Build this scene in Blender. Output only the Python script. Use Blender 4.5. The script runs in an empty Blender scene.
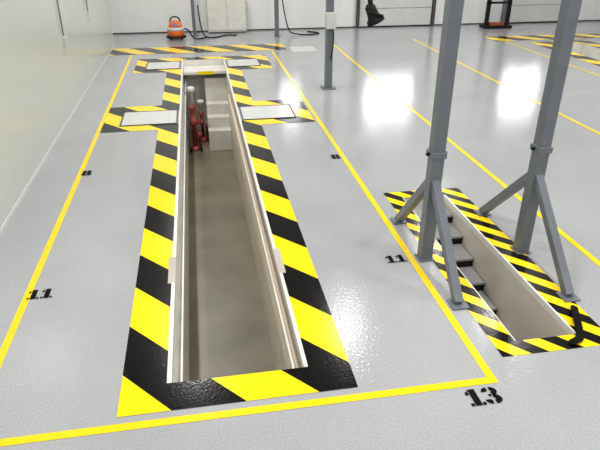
import bpy, math, random
from mathutils import Vector
H=3.0
random.seed(3)
scene=bpy.context.scene
try:
    scene.view_settings.view_transform='Standard'
except Exception: pass

# ---------------- materials ----------------
def mat(name,col,rough=0.5,metal=0.0,bump=0,bscale=60,var=0.0,vscale=3.0,ior=None,fleck=0):
    m=bpy.data.materials.new(name); m.use_nodes=True
    nt=m.node_tree; b=nt.nodes['Principled BSDF']
    b.inputs['Base Color'].default_value=(*col,1); b.inputs['Roughness'].default_value=rough
    b.inputs['Metallic'].default_value=metal
    if ior: b.inputs['IOR'].default_value=ior
    tc=nt.nodes.new('ShaderNodeTexCoord')
    if var>0:
        n=nt.nodes.new('ShaderNodeTexNoise'); n.inputs['Scale'].default_value=vscale; n.inputs['Detail'].default_value=5
        nt.links.new(tc.outputs['Object'],n.inputs['Vector'])
        r=nt.nodes.new('ShaderNodeValToRGB')
        r.color_ramp.elements[0].position=0.3; r.color_ramp.elements[1].position=0.7
        r.color_ramp.elements[0].color=(*[c*(1-var) for c in col],1)
        r.color_ramp.elements[1].color=(*[min(1,c*(1+var)) for c in col],1)
        nt.links.new(n.outputs['Fac'],r.inputs['Fac']); nt.links.new(r.outputs['Color'],b.inputs['Base Color'])
        if fleck:
            n3=nt.nodes.new('ShaderNodeTexNoise'); n3.inputs['Scale'].default_value=70; n3.inputs['Detail'].default_value=2
            nt.links.new(tc.outputs['Object'],n3.inputs['Vector'])
            r3=nt.nodes.new('ShaderNodeMapRange'); r3.inputs[1].default_value=.35; r3.inputs[2].default_value=.65
            r3.inputs[3].default_value=1-fleck; r3.inputs[4].default_value=1+fleck
            nt.links.new(n3.outputs['Fac'],r3.inputs[0])
            vm=nt.nodes.new('ShaderNodeVectorMath'); vm.operation='SCALE'
            nt.links.new(r.outputs['Color'],vm.inputs[0]); nt.links.new(r3.outputs[0],vm.inputs['Scale'])
            nt.links.new(vm.outputs[0],b.inputs['Base Color'])
    if bump>0:
        n2=nt.nodes.new('ShaderNodeTexNoise'); n2.inputs['Scale'].default_value=bscale; n2.inputs['Detail'].default_value=2
        nt.links.new(tc.outputs['Object'],n2.inputs['Vector'])
        bp=nt.nodes.new('ShaderNodeBump'); bp.inputs['Strength'].default_value=bump; bp.inputs['Distance'].default_value=0.004
        nt.links.new(n2.outputs['Fac'],bp.inputs['Height']); nt.links.new(bp.outputs['Normal'],b.inputs['Normal'])
    return m
def hazard(name,period,off,k=1.14):
    m=mat(name,(0.9,0.65,0.02),0.15,bump=0.2,bscale=40,ior=1.38)
    nt=m.node_tree; b=nt.nodes['Principled BSDF']
    tc=nt.nodes.new('ShaderNodeTexCoord'); sp=nt.nodes.new('ShaderNodeSeparateXYZ')
    nt.links.new(tc.outputs['Object'],sp.inputs[0])
    def M(op,a,bb=None,c=None):
        n=nt.nodes.new('ShaderNodeMath'); n.operation=op
        for i,v in enumerate((a,bb,c)):
            if v is None: continue
            if isinstance(v,(int,float)): n.inputs[i].default_value=v
            else: nt.links.new(v,n.inputs[i])
        return n.outputs[0]
    s=M('MULTIPLY_ADD',sp.outputs['X'],k,sp.outputs['Y'])
    s=M('DIVIDE',s,H); s=M('SUBTRACT',s,off); s=M('DIVIDE',s,period); s=M('FRACT',s); g=M('GREATER_THAN',s,0.5)
    mx=nt.nodes.new('ShaderNodeMix'); mx.data_type='RGBA'
    mx.inputs[6].default_value=(0.003,0.003,0.0035,1); mx.inputs[7].default_value=(0.95,0.66,0.008,1)
    nt.links.new(g,mx.inputs[0]); nt.links.new(mx.outputs[2],b.inputs['Base Color'])
    return m
def panel(name,col,axis,step,rough=0.35):
    m=mat(name,col,rough,bump=0.05,bscale=4)
    nt=m.node_tree; b=nt.nodes['Principled BSDF']
    tc=nt.nodes.new('ShaderNodeTexCoord'); sp=nt.nodes.new('ShaderNodeSeparateXYZ')
    nt.links.new(tc.outputs['Object'],sp.inputs[0])
    d=nt.nodes.new('ShaderNodeMath'); d.operation='DIVIDE'; d.inputs[1].default_value=step; nt.links.new(sp.outputs[axis],d.inputs[0])
    f=nt.nodes.new('ShaderNodeMath'); f.operation='FRACT'; nt.links.new(d.outputs[0],f.inputs[0])
    g=nt.nodes.new('ShaderNodeMath'); g.operation='LESS_THAN'; g.inputs[1].default_value=0.008; nt.links.new(f.outputs[0],g.inputs[0])
    mx=nt.nodes.new('ShaderNodeMix'); mx.data_type='RGBA'
    mx.inputs[6].default_value=(*col,1); mx.inputs[7].default_value=(*[c*0.8 for c in col],1)
    nt.links.new(g.outputs[0],mx.inputs[0]); nt.links.new(mx.outputs[2],b.inputs['Base Color'])
    return m
M_floor=mat('epoxy_floor',(0.355,0.363,0.373),0.10,bump=0.42,bscale=40,var=0.06,vscale=0.8,ior=1.52,fleck=0.09)
M_haz=hazard('hazard_large',0.4,0.873); M_haz2=hazard('hazard_small',0.115,0.02)
M_yel=mat('yellow_paint',(0.88,0.62,0.01),0.18,bump=0.25,bscale=40,var=0.05,vscale=8,ior=1.38)
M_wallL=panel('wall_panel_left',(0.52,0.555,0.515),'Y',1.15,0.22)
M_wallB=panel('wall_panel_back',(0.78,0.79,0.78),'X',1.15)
M_ceil=mat('ceiling_paint',(0.33,0.33,0.33),0.8)
M_white=mat('white_painted_steel',(0.70,0.69,0.64),0.35,var=0.08,vscale=4)
M_beige=mat('beige_painted_steel',(0.78,0.69,0.58),0.4,var=0.07,vscale=2)
M_beige3=mat('beige_painted_wall',(0.60,0.54,0.47),0.45,var=0.08,vscale=2)
M_beige2=mat('beige_concrete',(0.45,0.41,0.36),0.6,var=0.12,vscale=2)
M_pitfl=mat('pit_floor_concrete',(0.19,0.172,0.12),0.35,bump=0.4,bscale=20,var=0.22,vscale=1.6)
M_steel=mat('grey_painted_steel',(0.12,0.135,0.16),0.38,var=0.08,vscale=5)
M_dark=mat('black_rubber',(0.006,0.006,0.007),0.55,ior=1.3)
M_seal=mat('dark_seal',(0.05,0.05,0.05),0.6)
M_plate=mat('light_grey_plate',(0.58,0.59,0.58),0.25,var=0.05,vscale=6)
M_red=mat('red_enamel',(0.30,0.05,0.035),0.4,var=0.25,vscale=9)
M_orange=mat('orange_plastic',(0.85,0.16,0.02),0.35)
M_blue=mat('blue_plastic',(0.05,0.15,0.4),0.4)
M_tread=mat('stair_tread',(0.26,0.26,0.25),0.5,var=0.1)

# ---------------- helpers (coordinates in units of H) ----------------
def add(name,verts,faces,m,parent=None):
    me=bpy.data.meshes.new(name); me.from_pydata([tuple(v) for v in verts],[],faces); me.update()
    o=bpy.data.objects.new(name,me); bpy.context.collection.objects.link(o)
    me.materials.append(m)
    if parent: o.parent=parent
    return o
def empty(name):
    o=bpy.data.objects.new(name,None); bpy.context.collection.objects.link(o); return o
def boxv(a,b):
    (x0,y0,z0),(x1,y1,z1)=a,b
    v=[(x0,y0,z0),(x1,y0,z0),(x1,y1,z0),(x0,y1,z0),(x0,y0,z1),(x1,y0,z1),(x1,y1,z1),(x0,y1,z1)]
    f=[(0,3,2,1),(4,5,6,7),(0,1,5,4),(1,2,6,5),(2,3,7,6),(3,0,4,7)]
    return v,f
def multibox(name,bs,m,parent=None,bev=0):
    V=[];F=[]
    for a,b in bs:
        v,f=boxv([c*H for c in a],[c*H for c in b]); n=len(V); V+=v; F+=[tuple(i+n for i in q) for q in f]
    o=add(name,V,F,m,parent)
    if bev>0:
        md=o.modifiers.new('b','BEVEL'); md.width=bev; md.segments=2
    return o
def box(name,a,b,m,parent=None,bev=0.0):
    return multibox(name,[(a,b)],m,parent,bev)
def beam(name,p,q,w,d,m,parent=None,bev=0.006):
    p=Vector(p)*H; q=Vector(q)*H; ax=(q-p); ax.normalize()
    ref=Vector((1,0,0)) if abs(ax.x)<0.9 else Vector((0,1,0))
    u=(ref-ax*ref.dot(ax)).normalized(); w2=ax.cross(u)
    V=[]
    for t in (p,q):
        for s1,s2 in((-1,-1),(1,-1),(1,1),(-1,1)):
            V.append(t+u*s1*w/2+w2*s2*d/2)
    F=[(0,3,2,1),(4,5,6,7),(0,1,5,4),(1,2,6,5),(2,3,7,6),(3,0,4,7)]
    o=add(name,V,F,m,parent); md=o.modifiers.new('b','BEVEL'); md.width=bev; md.segments=2
    return o
def lathe(name,prof,loc,m,parent=None,axis=(0,0,1),n=28):
    q=Vector((0,0,1)).rotation_difference(Vector(axis).normalized())
    V=[];F=[]
    for r,z in prof:
        for i in range(n):
            t=2*math.pi*i/n; V.append(Vector(loc)*H+q@Vector((r*math.cos(t),r*math.sin(t),z)))
    for j in range(len(prof)-1):
        for i in range(n):
            F.append((j*n+i,j*n+(i+1)%n,(j+1)*n+(i+1)%n,(j+1)*n+i))
    F.append(tuple(range(n))[::-1]); F.append(tuple((len(prof)-1)*n+i for i in range(n)))
    o=add(name,V,F,m,parent)
    for p in o.data.polygons: p.use_smooth=len(p.vertices)==4
    return o
def tube(name,pts,r,m,parent=None):
    c=bpy.data.curves.new(name,'CURVE'); c.dimensions='3D'; c.bevel_depth=r; c.bevel_resolution=3; c.use_fill_caps=True
    s=c.splines.new('NURBS'); s.points.add(len(pts)-1); s.order_u=3; s.use_endpoint_u=True
    for i,p in enumerate(pts): s.points[i].co=(p[0]*H,p[1]*H,p[2]*H,1)
    o=bpy.data.objects.new(name,c); bpy.context.collection.objects.link(o); c.materials.append(m)
    if parent: o.parent=parent
    return o
def grid_holes(name,us,vs,holes,f3,m,parent=None):
    us=sorted(set(us+[h[0] for h in holes]+[h[2] for h in holes])); vs=sorted(set(vs+[h[1] for h in holes]+[h[3] for h in holes]))
    V=[f3(u,v) for v in vs for u in us]; F=[];n=len(us)
    for j in range(len(vs)-1):
        for i in range(n-1):
            cu=(us[i]+us[i+1])/2; cv=(vs[j]+vs[j+1])/2
            if any(h[0]<cu<h[2] and h[1]<cv<h[3] for h in holes): continue
            F.append((j*n+i,j*n+i+1,(j+1)*n+i+1,(j+1)*n+i))
    return add(name,V,F,m,parent)
def rects(name,rs,z,m,parent=None):
    V=[];F=[]
    for x0,y0,x1,y1 in rs:
        n=len(V); V+=[(x0*H,y0*H,z),(x1*H,y0*H,z),(x1*H,y1*H,z),(x0*H,y1*H,z)]; F.append((n,n+1,n+2,n+3))
    return add(name,V,F,m,parent)

# ---------------- room ----------------
XL,XR,YB,YF,ZC=-0.765,5.2,6.4,-1.6,1.95
P1=(-0.1376,1.11,0.21,4.98)
P2=(0.785,1.115,0.965,2.05)
P3=(3.28,2.6,3.62,5.1)
grid_holes('floor',[-1.2,XR],[YF,YB],[P1,P2,P3],lambda u,v:(u*H,v*H,0),M_floor)
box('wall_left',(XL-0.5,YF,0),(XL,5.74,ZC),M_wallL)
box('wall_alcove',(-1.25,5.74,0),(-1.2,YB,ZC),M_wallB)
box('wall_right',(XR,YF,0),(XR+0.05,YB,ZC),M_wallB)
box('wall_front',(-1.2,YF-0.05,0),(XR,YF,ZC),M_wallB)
wins=[(0.90,0.68,1.10,0.92),(1.88,0.66,2.43,0.93),(3.58,0.64,4.04,0.93)]
grid_holes('wall_back',[-1.2,XR],[0,ZC],wins,lambda u,v:(u*H,YB*H,v*H),M_wallB)
for i,w in enumerate(wins):
    e=empty('window_%d'%(i+1)); t=0.012
    multibox('frame',[((w[0]-t,YB-0.01,w[1]-t),(w[2]+t,YB+0.01,w[1])),((w[0]-t,YB-0.01,w[3]),(w[2]+t,YB+0.01,w[3]+t)),
      ((w[0]-t,YB-0.01,w[1]),(w[0],YB+0.01,w[3])),((w[2],YB-0.01,w[1]),(w[2]+t,YB+0.01,w[3])),
      (((w[0]+w[2])/2-0.004,YB-0.006,w[1]),((w[0]+w[2])/2+0.004,YB+0.006,w[3]))],M_white,e)
box('ceiling',(-1.25,YF,ZC),(XR,YB,ZC+0.03),M_ceil)
box('baseboard_left',(XL,YF,0),(XL+0.004,5.74,0.015),M_plate)
box('baseboard_back',(-1.2,YB-0.004,0),(XR,YB,0.012),M_seal)
for i,(a,b_) in enumerate(((1.76,2.58),(3.46,4.28))):
    e=empty('door_%d'%(i+1))
    secs=[((a,YB-.018,.012),(b_,YB-.004,.19)),((a,YB-.018,.196),(b_,YB-.004,.38)),((a,YB-.018,.386),(b_,YB-.004,.57)),((a,YB-.018,1.04),(b_,YB-.004,1.22))]
    multibox('sections',secs,M_plate,e,.01)
    box('bottom_seal',(a,YB-.022,0),(b_,YB-.004,.012),M_dark,e)
    multibox('guide_rails',[((a-.035,YB-.05,0),(a-.005,YB-.006,1.4)),((b_+.005,YB-.05,0),(b_+.035,YB-.006,1.4))],M_seal if i==0 else M_steel,e,.005)

# ---------------- floor paint ----------------
w=0.011
lines=[(-0.57-w,0.975,-0.57+w,5.26),(0.655-w,0.975,0.655+w,5.26),(-0.57+w,0.975,0.655-w,0.997),
 (1.26-w,YF+.2,1.26+w,5.6),(2.10-w,YF+.2,2.10+w,5.6),(2.94-w,1.5,2.94+w,5.6),(3.98-w,1.5,3.98+w,5.6),(-0.76,0.975,-0.57-w,0.997)]
rects('yellow_floor_lines',lines,0.003,M_yel)
o0,o1=-0.25,0.32
hz=[(o0,1.018,o1,1.11),
 (o0,1.11,P1[0],3.13),(P1[2],1.11,o1,3.13),
 (-0.56,3.13,P1[0],3.22),(-0.56,3.50,P1[0],3.62),(-0.56,3.22,-0.47,3.50),
 (P1[2],3.13,0.63,3.22),(P1[2],3.50,0.63,3.62),(0.54,3.22,0.63,3.50),
 (o0,3.62,P1[0],4.55),(P1[2],3.62,o1,4.55),
 (-0.50,4.55,P1[0],4.64),(-0.50,4.92,P1[0],5.07),(-0.5,4.64,-0.42,4.92),
 (P1[2],4.55,0.57,4.64),(P1[2],4.92,0.57,5.07),(0.49,4.64,0.57,4.92),
 (P1[0],4.98,P1[2],5.07),
 (-0.76,5.28,0.79,5.58)]
rects('hazard_marking',hz,0.004,M_haz)
hz3=[(3.15,2.5,3.28,5.25),(3.62,2.5,3.75,5.25),(3.28,5.1,3.62,5.25),(3.28,2.5,3.62,2.6),(2.85,5.35,4.6,5.6)]
rects('hazard_marking',hz3,0.004,M_haz)
def cover(x0,y0,x1,y1):
    e=empty('floor_cover_plate')
    box('plate',(x0,y0,0.0),(x1,y1,0.004),M_plate,e,0.004)
    multibox('rim',[((x0-.006,y0-.006,0),(x1+.006,y0,.0055)),((x0-.006,y1,0),(x1+.006,y1+.006,.0055)),((x0-.006,y0,0),(x0,y1,.0055)),((x1,y0,0),(x1+.006,y1,.0055))],M_seal,e)
cover(-0.46,3.23,-0.155,3.49); cover(0.228,3.23,0.53,3.49)
cover(-0.41,4.65,-0.155,4.91); cover(0.228,4.65,0.48,4.91)
box('drain_cover',(0.83,5.15,0),(1.05,5.4,0.003),M_plate)

def rp(x0,y0,x1,y1): return [(x0,y0),(x1,y0),(x1,y1),(x0,y1)]
def arc(cx,cy,ri,ro,a0,a1,sx=1,n=12):
    P=[];Q=[]
    for i in range(n+1):
        a=math.radians(a0+(a1-a0)*i/n); P.append((cx+ro*sx*math.cos(a),cy+ro*math.sin(a)))
        Q.append((cx+ri*sx*0.8*math.cos(a),cy+ri*math.sin(a)))
    return [[P[i],P[i+1],Q[i+1],Q[i]] for i in range(n)]
G={'1':[rp(.19,.0,.50,1),[(.0,.66),(.15,.66),(.15,1),(.10,.86),(.0,.84)],rp(.0,0,.15,.17),rp(.54,0,.69,.17)],
 '8':arc(.35,.74,.07,.27,97,263,1.3)+arc(.35,.74,.07,.27,-83,83,1.3)+arc(.35,.28,.08,.29,97,263,1.3)+arc(.35,.28,.08,.29,-83,83,1.3),
 '3':arc(.36,.74,.07,.27,-83,83,1.25)+arc(.36,.28,.08,.29,-83,83,1.3)+arc(.30,.74,.07,.27,100,180,1.2)+arc(.30,.28,.08,.29,180,260,1.2)+[rp(.22,.44,.34,.58)]}
M_num=mat('black_paint',(0.003,0.003,0.003),0.6,ior=1.15)
def number(txt,cx,cy,h,name='painted_number'):
    V=[];F=[];x=0;adv=.78
    W=adv*len(txt)
    for ch in txt:
        for poly in G[ch]:
            n=len(V)
            for p in poly: V.append(((cx+(x+p[0]-W/2)*h)*H,(cy+(p[1]-.5)*h)*H,0.005))
            F.append(tuple(range(n,n+len(poly))))
        x+=adv
    add(name,V,F,M_num)
number('13',0.609,0.937,0.054); number('11',0.605,1.585,0.046); number('11',-0.53,1.57,0.05)
number('8',0.62,2.56,0.06); number('8',-0.54,2.55,0.06)

# ---------------- main inspection pit ----------------
D=0.60; t=0.04
pit=empty('inspection_pit')
x0,y0,x1,y1=P1
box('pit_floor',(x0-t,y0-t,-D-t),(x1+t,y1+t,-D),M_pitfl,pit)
box('pit_wall_west',(x0-t,y0-t,-D),(x0,y1+t,-0.001),M_white,pit)
box('pit_wall_east',(x1,y0-t,-D),(x1+t,y1+t,-0.001),M_beige,pit)
box('pit_wall_near',(x0,y0-t,-D),(x1,y0,-0.001),M_beige2,pit)
box('pit_wall_far',(x0,y1,-D),(x1,y1+t,-0.001),M_white,pit)
multibox('edge_angle',[((x0-.003,y0,-.03),(x0+.009,y1,.003)),((x1-.008,y0,-.03),(x1+.003,y1,.003))],M_white,pit,.004)
multibox('jack_rail_west',[((x0,y0+.02,-.15),(x0+.022,y1-.02,-.14)),((x0+.018,y0+.02,-.14),(x0+.022,y1-.02,-.125))],M_white,pit)
multibox('jack_rail_east',[((x1-.030,y0+.01,-.13),(x1,y1-1.0,-.118)),((x1-.030,y0+.01,-.118),(x1-.022,y1-1.0,-.04))],M_beige,pit,.004)
multibox('rail_bracket',[((x0-.014,1.56,0),(x0+.010,1.72,.004)),((x1-.010,1.56,0),(x1+.014,1.72,.004))],M_beige2,pit,.004)
box('end_step',(x0+.002,4.74,-.07),(x1-.002,4.975,-.05),M_white,pit)
box('end_step_nosing',(x0+.12,4.73,-.07),(x1-.10,4.74,-.045),M_yel,pit)
multibox('end_steps',[((x0+.17,4.80-.10*i,-D),(x1-.002,4.90-.10*i,-.12-.08*i)) for i in range(5)],M_white,pit)
def jack(jx,jy,s):
    j=empty('pit_jack')
    lathe('base',[(.13,0),(.13,.05),(.08,.09),(.06,.1)],(jx,jy,-D),M_red,j)
    lathe('cylinder',[(.05*s,.1),(.05*s,.50*s),(.08*s,.50*s),(.08*s,.60*s),(.055*s,.62*s),(.055*s,.78*s),(.075*s,.8*s),(.075*s,.86*s),(.05,.86*s)],(jx,jy,-D),M_red,j)
    lathe('ram',[(.035,.86*s),(.035,1.12*s),(.085,1.13*s),(.085,1.19*s),(.06,1.21*s)],(jx,jy,-D),M_white,j)
    lathe('pump',[(.035,.1),(.035,.36),(.05,.36),(.05,.45)],(jx+.04,jy-.03,-D),M_red,j)
    tube('handle',[(jx-.03,jy-.04,-.55),(jx-.035,jy-.05,-.32),(jx-.04,jy-.06,-.12)],.015,M_steel,j)
    for dx in (-.035,.045):
        lathe('wheel',[(.06,-.02),(.06,.02)],(jx+dx,jy-.055,-D+.021),M_dark,j,axis=(1,0,0))
jack(-.08,4.45,1.25); jack(-.015,4.66,.85)
box('warning_label',(x0,4.05,-.30),(x0+.004,4.14,-.2),M_plate,pit)

# ---------------- stair pit ----------------
st=empty('stairwell_pit'); x0,y0,x1,y1=P2
D2=.42
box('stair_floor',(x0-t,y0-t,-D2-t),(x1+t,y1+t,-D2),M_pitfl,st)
box('stair_wall_west',(x0-t,y0-t,-D2),(x0,y1+t,-.001),M_beige2,st)
box('stair_wall_east',(x1,y0-t,-D2),(x1+t,y1+t,-.001),M_beige3,st)
box('stair_wall_near',(x0,y0-t,-D2),(x1,y0,-.001),M_beige2,st)
box('stair_wall_far',(x0,y1,-D2),(x1,y1+t,-.001),M_beige2,st)
N=8; rise=.038; go=.108
tr=[];rs=[]
for i in range(N):
    ya=y1-(i+1)*go; z=-(i+1)*rise
    rs.append(((x0,ya,-D2),(x1,ya+go,z-.008))); tr.append(((x0,ya-.006,z-.008),(x1,ya+go,z)))
multibox('risers',rs,M_dark,st); multibox('treads',tr,M_tread,st)
multibox('edge_angle',[((x0-.002,y0,-.02),(x0+.001,y1,.0022)),((x1-.003,y0,-.02),(x1+.003,y1,.0022))],M_white,st)
hz2=[(0.72,1.06,1.05,1.115),(0.72,2.05,1.05,2.11),(0.72,1.115,P2[0],2.05),(P2[2],1.115,1.05,2.05)]
rects('hazard_border',hz2,0.0035,M_haz2,st)
fp=empty('inspection_pit'); x0,y0,x1,y1=P3
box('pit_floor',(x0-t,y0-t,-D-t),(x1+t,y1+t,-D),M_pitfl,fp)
box('pit_wall_west',(x0-t,y0-t,-D),(x0,y1+t,-.001),M_white,fp); box('pit_wall_east',(x1,y0-t,-D),(x1+t,y1+t,-.001),M_white,fp)
box('pit_wall_near',(x0,y0-t,-D),(x1,y0,-.001),M_white,fp); box('pit_wall_far',(x0,y1,-D),(x1,y1+t,-.001),M_white,fp)

# folded black rubber strip lying across the corner of the border
pts=[(1.035,1.235),(1.015,1.205),(.998,1.175),(.985,1.145),(.974,1.115),(.962,1.092),(.942,1.078),(.918,1.078)]
zs=[.0016,.010,.018,.014,.006,.004,.008,.0016]
V=[];F=[]
for i,(px,py) in enumerate(pts):
    a=Vector(pts[max(i-1,0)]); b2=Vector(pts[min(i+1,len(pts)-1)]); d=(b2-a).normalized(); n_=Vector((-d.y,d.x))*.012
    for sgn,dz in ((1,0),(-1,.002)):
        V.append(((px+n_.x*sgn)*H,(py+n_.y*sgn)*H,(zs[i]+dz)*H))
for i in range(len(pts)-1): F.append((2*i,2*i+1,2*i+3,2*i+2))
o=add('rubber_strip',V,F,M_num); md=o.modifiers.new('s','SOLIDIFY'); md.thickness=.012; md.offset=1
md=o.modifiers.new('u','SUBSURF'); md.levels=2; md.render_levels=2

# ---------------- gantry ----------------
g=empty('gantry_frame')
def side(px,yc,ya,yb,tag):
    beam('column_'+tag,(px,yc,.004),(px,yc,1.12),.12,.12,M_steel,g)
    beam('brace_near_'+tag,(px,yc-.01,.285),(px,ya,.008),.08,.08,M_steel,g)
    beam('brace_far_'+tag,(px,yc+.01,.285),(px,yb,.008),.08,.08,M_steel,g)
    for k,yy in enumerate((ya,yc,yb)):
        box('foot_plate_%s_%d'%(tag,k),(px-.026,yy-.026,0.0015),(px+.026,yy+.026,.006),M_steel,g,.003)
    box('clamp_'+tag,(px-.024,yc-.026,.365),(px+.024,yc+.026,.385),M_steel,g,.004)
    beam('clamp_bolt_'+tag,(px-.034,yc,.375),(px+.034,yc,.375),.03,.03,M_dark,g)
side(.70,1.575,1.30,1.85,'a'); side(1.045,1.565,1.28,1.86,'b')
beam('cross_beam',(.62,1.57,1.15),(1.13,1.57,1.15),.14,.2,M_steel,g)

c=empty('equipment_column')
beam('column',(.866,3.87,.004),(.866,3.87,1.3),.14,.14,M_steel,c)
box('base_plate',(.82,3.82,0),(.912,3.92,.006),M_steel,c)
box('control_box',(.835,3.80,.40),(.897,3.845,.50),M_plate,c,.01)
tube('cable',[(.88,3.82,.4),(.89,3.81,.3),(.87,3.83,.2)],.012,M_dark,c)
e=empty('exhaust_extraction_nozzle')
tube('hose',[(1.2,3.82,1.9),(1.22,3.82,1.2),(1.10,3.82,.75),(1.11,3.82,.62),(1.125,3.82,.54)],.05,M_dark,e)
lathe('nozzle',[(.06,.15),(.10,.10),(.11,-.02),(.12,-.10),(.17,-.16),(.18,-.22),(.15,-.22)],(1.135,3.82,.50),M_dark,e,axis=(-.5,0,1))
lathe('grip',[(.03,-.16),(.03,.16)],(1.15,3.78,.49),M_dark,e,axis=(.9,0,-.3))
tube('bracket_arm',[(.88,3.87,.60),(1.0,3.85,.62),(1.11,3.82,.60)],.025,M_steel,e)

# ---------------- back of the hall ----------------
v=empty('wet_vacuum_cleaner'); vx,vy=-0.2,6.0
lathe('tank',[(.18,.08),(.23,.12),(.24,.24),(.23,.28)],(vx,vy,0),M_orange,v)
lathe('band',[(.235,.25),(.26,.28),(.26,.33),(.235,.35)],(vx,vy,0),M_plate,v)
lathe('motor_head',[(.20,.34),(.19,.42),(.15,.50),(.06,.53),(.0,.53)],(vx,vy,0),M_orange,v)
lathe('switch_panel',[(.06,-.02),(.06,.02)],(vx,vy-.065,.145),M_blue,v,axis=(0,-1,.4))
tube('carry_handle',[(vx-.05,vy,.15),(vx-.05,vy,.21),(vx+.05,vy,.21),(vx+.05,vy,.15)],.02,M_dark,v)
lathe('dolly',[(.29,.05),(.30,.09),(.22,.1)],(vx,vy,0),M_dark,v)
for a in range(4):
    lathe('caster',[(.035,-.02),(.035,.02)],(vx+.075*math.cos(a*1.571+.78),vy+.075*math.sin(a*1.571+.78),.0117),M_dark,v,axis=(1,0,0))
tube('suction_hose',[(vx+.07,vy,.10),(vx+.13,vy-.05,.10),(vx+.16,vy-.1,.01),(vx+.28,vy-.05,.008),(vx+.30,vy+.05,.008)],.02,M_dark,v)
def bpost(x,y,m,wd=.1,tag='wall_post'):
    q=empty(tag); beam('shaft',(x,y,.003),(x,y,1.4),wd,wd,m,q); box('foot',(x-.035,y-.035,0),(x+.035,y+.035,.004),m,q)
bpost(-.02,6.15,M_steel); bpost(.80,6.0,M_steel,.12)
def cable(pts): tube('floor_cable',pts,.018,M_dark)
cable([(.03,6.1,.3),(.04,6.05,.1),(.08,6.0,.006),(.2,6.0,.006),(.3,6.15,.006),(.4,6.1,.006)])
cable([(.86,6.0,.35),(.9,6.0,.05),(1.0,6.05,.006),(1.15,5.98,.006),(1.3,6.1,.006),(1.15,6.2,.006)])
q=empty('tool_stand')
multibox('frame',[((3.10,6.1,0.01),(3.135,6.14,.8)),((3.34,6.1,0.01),(3.375,6.14,.8)),((3.10,6.1,.76),(3.375,6.14,.8)),((3.08,6.05,0),(3.39,6.2,.03)),((3.10,6.1,.25),(3.375,6.13,.27))],M_dark,q,.004)
box('drawer',(3.15,6.08,.03),(3.30,6.15,.06),M_red,q,.01)
q=empty('wall_cabinet')
box('case',(2.74,6.34,.16),(2.94,6.4,.42),M_plate,q,.01); box('door_leaf',(2.75,6.333,.17),(2.93,6.34,.41),M_white,q,.005)
q=empty('storage_cabinet')
box('case',(.12,6.28,.01),(.52,6.39,.34),M_plate,q,.01)
multibox('doors',[((.125,6.273,.03),(.317,6.28,.335)),((.323,6.273,.03),(.515,6.28,.335))],M_white,q,.005)
multibox('feet',[((.13,6.29,0),(.15,6.31,.01)),((.49,6.29,0),(.51,6.31,.01)),((.13,6.36,0),(.15,6.38,.01)),((.49,6.36,0),(.51,6.38,.01))],M_dark,q)
for yy,zz in((3.62,.41),(4.56,.43)):
    q=empty('wall_conduit')
    tube('pipe',[(XL+.008,yy,zz),(XL+.008,yy,1.2),(XL+.008,yy,1.9)],.012,M_steel,q)
    box('socket_box',(XL,yy-.02,zz-.03),(XL+.02,yy+.02,zz+.02),M_plate,q,.004)

# ---------------- lights ----------------
for X in (-.2,1.02,2.4,4.0):
    for Y in (-.6,1.5,3.66,5.2):
        if Y==5.2 and X in (1.02,4.0): continue
        q=empty('ceiling_light')
        box('housing',(X-.04,Y-.26,ZC-.05),(X+.04,Y+.26,ZC-.035),M_white,q)
        beam('hanger',(X,Y,ZC-.035),(X,Y,ZC),.02,.02,M_steel,q)
        l=bpy.data.lights.new('lamp','AREA'); l.shape='RECTANGLE'; l.size=.16; l.size_y=1.5; l.energy=160; l.color=(1,.98,.95)
        if X==1.02 and Y==3.66: l.energy=55
        lo=bpy.data.objects.new('lamp',l); bpy.context.collection.objects.link(lo); lo.location=(X*H,Y*H,(ZC-.052)*H); lo.parent=q
wd=bpy.data.worlds.new('World'); scene.world=wd; wd.use_nodes=True
wd.node_tree.nodes['Background'].inputs[0].default_value=(.95,.97,1,1); wd.node_tree.nodes['Background'].inputs[1].default_value=11

cam=bpy.data.cameras.new('Camera'); co=bpy.data.objects.new('Camera',cam); bpy.context.collection.objects.link(co)
co.location=(0,0,H); co.rotation_euler=(math.radians(90-27.6),0,math.radians(-9.81))
cam.sensor_width=36; cam.lens=574/600*36; cam.clip_end=200
scene.camera=co
